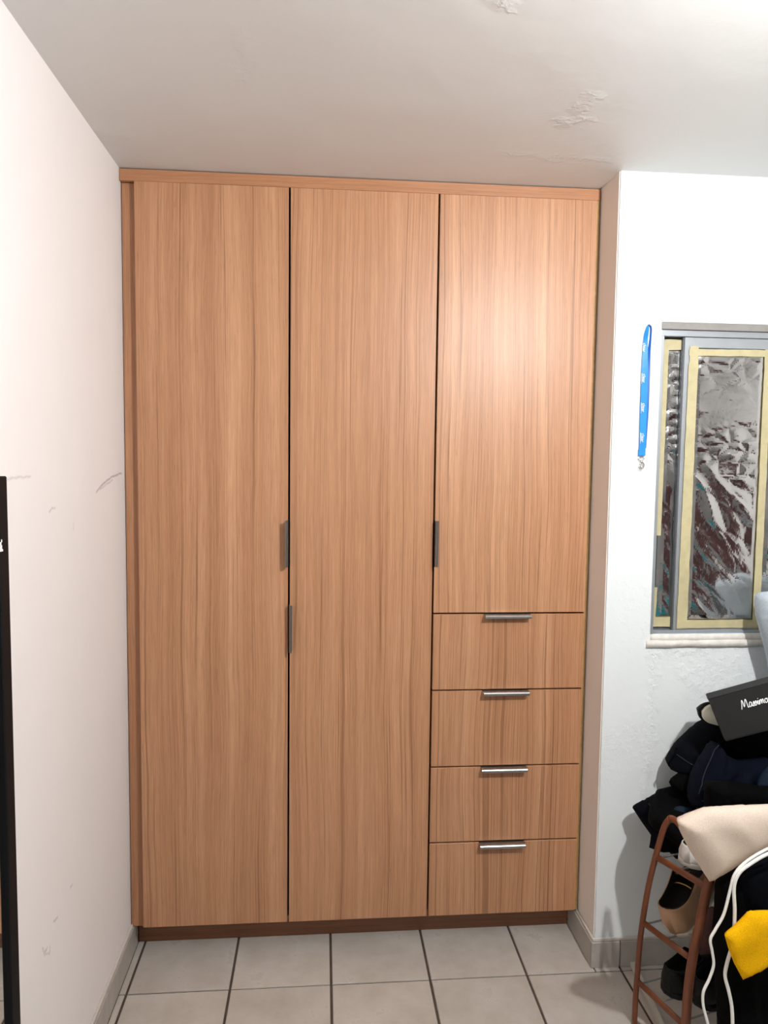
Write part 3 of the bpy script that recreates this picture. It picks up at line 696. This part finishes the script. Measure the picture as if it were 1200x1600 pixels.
# yellow cloth
yl_, s_ = puff('yellow_cloth', [(1132, 1461), (1150, 1447), (1172, 1424), (1200, 1423), (1290, 1430), (1290, 1480), (1230, 1500), (1200, 1511), (1180, 1522), (1161, 1531), (1147, 1505), (1138, 1482)], -.775, .012, .018, M_yel, fold=(.004, 10, 2, .4), seed=13, rim=.03, res=.007)
tag(yl_, 'bright yellow felt cloth hanging in front of the white cables', 'cloth')
# pale bundle at the right edge
pb, s_ = puff('pale_garment', [(1183.5, 930), (1190, 925), (1200, 924), (1225, 918), (1300, 920), (1340, 1000), (1340, 1150), (1205, 1150), (1206, 1060), (1200, 1024), (1192, 995), (1184, 965), (1182, 945)], -.24, .04, .04, M_pale, fold=(.008, 12, 3, 1.4), seed=14, rim=.04)
tag(pb, 'pale blue-grey garment at the right edge below the window', 'clothing')

# black folded cloth lying across the top of the rack
b_ = bmesh.new(); extrude_poly(b_, [(1.60, -.20, .562), (1.545, -.28, .560), (1.517, -.33, .558), (1.513, -.37, .558), (1.572, -.585, .556), (1.98, -.50, .556), (2.0, -.158, .562), (1.70, -.158, .562)], (0, 0, .036))
bmesh.ops.bevel(b_, geom=b_.edges[:], offset=.012, segments=3, affect='EDGES', profile=.5); bmesh.ops.triangulate(b_, faces=b_.faces[:])
for _ in range(3): bmesh.ops.subdivide_edges(b_, edges=[e for e in b_.edges if e.calc_length() > .04], cuts=1); bmesh.ops.triangulate(b_, faces=b_.faces[:])
for v in b_.verts: v.co.z += .006*noise.noise(v.co*14)
tag(obj('folded_cloth', b_, M_blk, None, True), 'folded black cloth lying flat across the rack top under the whole pile', 'cloth')

# white cables
M_cab = simple('white_cable', (.80, .80, .76), .45)
def cable(pts, y0_, y1_, r, label):
    q = [PY(u, v, y0_ + (y1_ - y0_)*i/(len(pts)-1)) for i, (u, v) in enumerate(pts)]
    b_ = bmesh.new(); tube(b_, catmull(q, 6), r, 8); tag(obj('cable', b_, M_cab), label, 'cable')
cable([(1300, 1290), (1240, 1312), (1198, 1327), (1165, 1347), (1148, 1366), (1141, 1390), (1131, 1428), (1118, 1452), (1110, 1468), (1113, 1488), (1115, 1508), (1108, 1530), (1099, 1550), (1099, 1572), (1106, 1600), (1112, 1640)], -.75, -.735, .0033, 'white cable curving left, hanging nearest the rack post')
cable([(1300, 1298), (1240, 1321), (1200, 1334), (1172, 1350), (1155, 1364), (1147, 1385), (1148, 1420), (1147, 1450), (1143, 1480), (1136, 1505), (1133, 1525), (1139, 1550), (1144, 1580), (1145, 1640)], -.755, -.745, .0040, 'white cable running behind the yellow cloth')

# shoe box with script lettering
sc2 = 626.0
e1 = (CR*96 + CU*37.5 - CF*30).normalized(); e2 = (CR*20.5 - CU*76 - CF*29); e2 = (e2 - e1*e2.dot(e1)).normalized(); e3 = e1.cross(e2).normalized()
if e3.dot(CF) < 0: e3 = -e3
TL = PY(1104, 1084.5, -.375); BLp = unproj(1124, 1160.5, e3, TL); bh = (BLp - TL).length; bL = .32; bd_ = .12
M_box = simple('black_card', Specular_IOR_Level=.25, col=(.0055, .0054, .0052), rough=.65, var=.4, vscale=18, bump=.1, bscale=60); M_boxt = simple('black_card_top', (.004, .004, .0045), .6)
SB = empty('shoe_box', TL + e1*.16 + e2*bh); tag(SB, 'black shoe box with white script lettering, tilted on top of the pile', 'box')
def obox(name, s0, s1, t0, t1, d0, d1, mat, bev=.001):
    b_ = bmesh.new(); bx(b_, (s0, t0, d0), (s1, t1, d1), bev); Mx = Matrix((e1, e2, e3)).transposed().to_4x4(); Mx.translation = TL
    bmesh.ops.transform(b_, matrix=Mx, verts=b_.verts); return obj(name, b_, mat, SB)
obox('box_body', .0012, bL - .0012, .012, bh, .0012, bd_ - .0012, M_box)
obox('lid', 0, bL, 0, bh*.98, 0, .0012, M_box, .0004).name = 'box_front'
obox('lid', 0, bL, -.0016, .014, -.0014, bd_ + .0014, M_boxt, .0006)
p0 = unproj(1159, 1108, e3, TL) - TL; s0 = p0.dot(e1); t0 = p0.dot(e2); em = .0285
strokes = [[(0, -.05), (.08, .35), (.13, .74), (.20, .60), (.27, .12), (.38, .50), (.46, .76), (.53, .60), (.57, .2), (.62, 0), (.70, .08)],
 [(.95, .36), (.84, .42), (.75, .28), (.74, .10), (.82, .0), (.91, .12), (.96, .36), (.96, .10), (1.04, .03), (1.16, .38)],
 [(1.04, .03), (1.16, .40), (1.20, .26), (1.20, .08), (1.12, 0), (1.06, .05)], [(1.20, .03), (1.34, .40), (1.38, .26), (1.38, .08), (1.30, 0), (1.24, .05)],
 [(1.38, .05), (1.53, .38), (1.52, .10), (1.60, .03), (1.66, .38)], [(1.66, .38), (1.66, .02), (1.76, .38), (1.84, .32), (1.84, .02), (1.94, .38), (2.02, .32), (2.02, .06), (2.10, .04)],
 [(2.30, .34), (2.20, .36), (2.14, .18), (2.22, 0), (2.34, .08), (2.36, .26), (2.28, .36), (2.42, .34)], [(1.56, .52), (1.57, .56)]]
b_ = bmesh.new()
for st in strokes:
    P2 = catmull([Vector((x + y*.18, y, 0)) for x, y in st], 4); P3 = [TL + e1*(s0 + p.x*em) + e2*(t0 - p.y*em) - e3*.0002 for p in P2]
    tube(b_, P3, .00105, 6, .3, -e3)
obj('lettering', b_, M_white, SB)

# ---------------------------------------------------------------- shoes
def shoe(name, L, Wd_, hh, ht, collar, mat, lining, M, sole_mat=None, sole_h=.012, opening=.60, cat='shoe', label='', welt=.002):
    """lofted shoe: heel at 0, toe at L; open at the top up to 'opening'"""
    E = empty(name, M.translation); tag(E, label, cat)
    n, k = 22, 14
    def prof(tt):
        w_ = Wd_/2*(.70 + .22*math.sin(min(1, tt/.35)*math.pi/2) + .10*math.sin(tt*math.pi))
        end = min(1, tt/.10); tip = min(1, (1-tt)/.22); w_ *= math.sqrt(max(.02, 1-(1-end)**2))*.35 + .65*min(1, .4+end) if tt < .1 else 1
        w_ *= math.sqrt(max(.01, 1-(1-tip)**2)); return w_
    def loft(inset, top_only=False):
        b_ = bmesh.new(); rows = []
        for i in range(n+1):
            tt = i/n; w_ = max(.003, prof(tt) - inset); op = 1.0 if tt < opening else max(0, 1-(tt-opening)/.10)
            h_ = hh + (ht-hh)*min(1, max(0, (tt-.35)/.6)); h_ = (hh if tt < opening else h_) - collar*math.sin(min(1, tt/opening)*math.pi)*.6*(tt < opening)
            row = []
            for j in range(k+1):
                a = -1 + 2*j/k; s_ = 1 if a > 0 else -1; q = abs(a)
                if q < .35: x, z = s_*w_*q/.35*.92, 0
                elif q < .75: f = (q-.35)/.4; x, z = s_*w_*(.92 + .10*math.sin(f*math.pi) - .10*f), h_*.72*f
                else: f = (q-.75)/.25; x, z = s_*w_*((.82 - .10*f)*op + (1-op)*.82*math.cos(f*math.pi/2)), h_*(.72 + .28*(f if op > .5 else math.sin(f*math.pi/2)))
                row.append(b_.verts.new((tt*L, x, z + inset)))
            rows.append(row)
        for A, B in zip(rows, rows[1:]):
            for j in range(k): b_.faces.new((A[j], A[j+1], B[j+1], B[j]))
        b_.faces.new(rows[-1]); 
        hl = rows[0]; b_.faces.new(hl)
        bmesh.ops.remove_doubles(b_, verts=b_.verts, dist=.0004); return b_
    def place(b_, nm, mt):
        bmesh.ops.transform(b_, matrix=M @ Matrix.Translation((0, 0, sole_h)), verts=b_.verts); return obj(nm, b_, mt, E, True)
    up = place(loft(0), 'upper', mat); md = up.modifiers.new('thick', 'SOLIDIFY'); md.thickness = .0022; md.offset = 1
    place(loft(.0035), 'lining', lining)
    b_ = bmesh.new(); pts = []
    for s_ in (1, -1):
        for i in (range(n+1) if s_ == 1 else range(n, -1, -1)): pts.append(Vector((i/n*(L - 2*max(0, -welt)), s_*(max(.001, prof(i/n) + welt)), -sole_h)))
    extrude_poly(b_, pts, (0, 0, sole_h + .001)); place(b_, 'sole', sole_mat or mat); return E
def onrack(tier, f, s, yawdeg, lift=.0, pitch=0, roll=0):
    A, B = PR(*bars[tier][0]), PR(*bars[tier][1]); p = A.lerp(B, f) + RU*s + Vector((0, 0, .0068 + lift))
    return Matrix.Translation(p) @ Matrix.Rotation(math.radians(yawdeg), 4, 'Z') @ Matrix.Rotation(math.radians(pitch), 4, 'Y') @ Matrix.Rotation(math.radians(roll), 4, 'X')
M_beige = simple('beige_leather', (.40, .235, .13), .45, var=.06, vscale=20); M_cream = simple('cream_lining', (.62, .55, .44), .7, var=.08, vscale=20); M_shb = simple('black_leather', (.0022, .0022, .0026), .5, Specular_IOR_Level=.25); M_shi = simple('dark_lining', (.02, .017, .015), .8)
M_gold = simple('gold_buckle', (.65, .42, .12), .3, 1.0); M_wht = simple('white_leather', (.62, .60, .56), .5, var=.06, vscale=25)
SH = shoe('beige_flat', .205, .092, .085, .055, .030, M_beige, M_shi, onrack(1, .52, .022, 38, .004, -24, -8), M_cream, .008, .60, 'shoe', 'beige flat shoe with a gold buckle on the middle shelf of the rack')
b_ = bmesh.new(); Mq = onrack(1, .52, .022, 38, .004, -24, -8)
tube(b_, [Mq @ Vector((.10, .040*math.cos(a), .045 + .034*math.sin(a))) for a in [math.pi*k/12 for k in range(13)]], .0035, 6, .5); obj('buckle_strap', b_, M_gold, SH)
shoe('black_shoe', .215, .080, .062, .048, .014, M_shb, M_shi, onrack(2, .45, .03, 30, .0), M_shb, .012, .55, 'shoe', 'black shoe nearest the rack post on the bottom shelf')
shoe('black_shoe', .215, .080, .062, .048, .014, M_shb, M_shi, onrack(2, .78, .075, 34, .0), M_shb, .012, .55, 'shoe', 'second black shoe on the bottom shelf, farther from the rack post')
Wb = shoe('white_sneaker', .20, .078, .044, .036, .008, M_wht, M_shi, onrack(0, .50, .022, 35, .0, 0), M_wht, .012, .50, 'shoe', 'white sneaker with black laces on the top shelf of the rack')
b_ = bmesh.new(); Mq = onrack(0, .50, .022, 35, .0, 0)
for k in range(4): tube(b_, [Mq @ Vector((.105 + .014*k + .006*(j % 2), .022*(j/4-1), .049 - .002*k + .003*math.sin(j/8*math.pi))) for j in range(9)], .0014, 5)
obj('laces', b_, M_shb, Wb)
# dark bags added to absorb stray light in the right part of the shelves
for tier, hgt, lab in ((1, .13, 'dark bag added to shade the middle shelf behind the hanging garment'), (2, .12, 'dark bag added to shade the bottom shelf behind the hanging garment')):
    A, B = PR(*bars[tier][0]), PR(*bars[tier][1]); z0_ = max(A.z, B.z) + .0075; q = [A.lerp(B, f) + RU*s_ for f, s_ in ((.08, .25), (.84, .25), (.84, .50), (.08, .50))]
    b_ = bmesh.new(); extrude_poly(b_, [Vector((p.x, p.y, z0_)) for p in q], (0, 0, hgt)); bmesh.ops.bevel(b_, geom=b_.edges[:], offset=.028, segments=4, affect='EDGES', profile=.5)
    bg = tag(obj('shade_bag', b_, M_blk, None, True), lab, 'bag')
    c0_ = (q[0] + q[1] + q[2] + q[3])/4; b_ = bmesh.new(); tube(b_, [Vector((c0_.x, c0_.y, z0_ + hgt - .004)) + RU*(.05*math.cos(a)) + Vector((0, 0, .02*math.sin(a))) for a in [math.pi*k/10 for k in range(11)]], .004, 6); obj('bag_handle', b_, M_blk, bg)
# sneaker behind the box
tip = PY(1097, 1113, -.29)
Ms = Matrix(((-1, 0, 0), (0, 0, 1), (0, 1, 0))).to_4x4(); Ms = Matrix.Translation(tip) @ Matrix.Rotation(math.radians(14), 4, 'Y') @ Matrix.Rotation(math.radians(4), 4, 'X') @ Matrix.Translation((.125, 0, 0)) @ Ms
shoe('white_soled_shoe', .125, .058, .017, .016, .004, M_shb, M_shi, Ms, simple('cream_rubber', (.85, .83, .70), .6), .014, .45, 'shoe', 'shoe with a cream-white sole poking out behind the shoe box', -.0022)
# white strip lying on the floor beside the rack
pa, pb_ = PZ(987, 1505, .004), PZ(1031, 1600, .004); d = (pb_ - pa).normalized(); nn = Vector((-d.y, d.x, 0)); b_ = bmesh.new(); far = pb_ + d*.10
extrude_poly(b_, [pa + nn*.008, pa - nn*.008, far - nn*.008, far + nn*.008], (0, 0, .012)); 
tag(obj('trim_strip', b_, simple('white_plastic', (.55, .52, .45), .5)), 'thin off-white strip lying on the floor under the rack', 'strip')

# ---------------------------------------------------------------- behind the camera: ceiling bulb and an unseen bed added for the foil to reflect
LB = empty('ceiling_bulb', (LAMP.x, LAMP.y, H)); tag(LB, 'round white ceiling bulb in a plain lamp holder', 'lamp')
b_ = bmesh.new(); lathe(b_, [(.055, -.018), (.055, -.002), (.05, -.0)], (LAMP.x, LAMP.y, H), 24); obj('ceiling_rose', b_, M_white, LB)
b_ = bmesh.new(); lathe(b_, [(.018, LAMP.z - H + .0205), (.018, -.088), (.024, -.075), (.024, -.018)], (LAMP.x, LAMP.y, H), 20); obj('socket', b_, M_white, LB)
b_ = bmesh.new(); lathe(b_, [(.019, .021), (.048, .024), (.052, .028), (.048, .034), (.019, .042)], LAMP, 28); obj('light_stop_plate', b_, M_white, LB)  # unseen plate added to block the bulb's upward light
t = NT('bulb_glow'); t.b.inputs['Emission Color'].default_value = (*LAMP_COLOR, 1); t.b.inputs['Emission Strength'].default_value = LAMP_STRENGTH; M_bulb = t.done((.9, .9, .9), .4)
b_ = bmesh.new(); lathe(b_, [(.001, -.026), (.010, -.0245), (.018, -.018), (.0235, -.008), (.025, 0), (.023, .010), (.019, .020)], LAMP, 20); obj('bulb', b_, M_bulb, LB)

M_mar = simple('maroon_upholstery', (.06, .012, .012), .7, var=.2, vscale=20); M_teal = fabric('teal_blanket', (.02, .20, .22), .9, .2, 10); M_sheet = fabric('pillow_cotton', (.35, .33, .33), .9, .05, 10)
BD = empty('bed', (2.5, -2.95, 0)); tag(BD, 'unseen bed with a maroon headboard and teal blanket, added for the foil to reflect', 'bed')
box('headboard', (3.24, -3.75, .0), (3.325, -2.15, 1.62), M_mar, BD, .02, 3); box('base', (1.75, -3.55, .05), (3.24, -2.35, .30), M_mar, BD, .01)
for x in (1.8, 3.15):
    for y in (-3.5, -2.4): box('leg', (x, y - .02, 0), (x + .04, y + .02, .05), M_shb, BD)
box('mattress', (1.76, -3.54, .30), (3.24, -2.36, .52), M_sheet, BD, .04, 3); box('blanket', (1.735, -3.57, .26), (2.75, -2.33, .545), M_teal, BD, .03, 3)
box('pillow', (2.86, -3.4, .52), (3.22, -2.55, .64), M_sheet, BD, .05, 4)
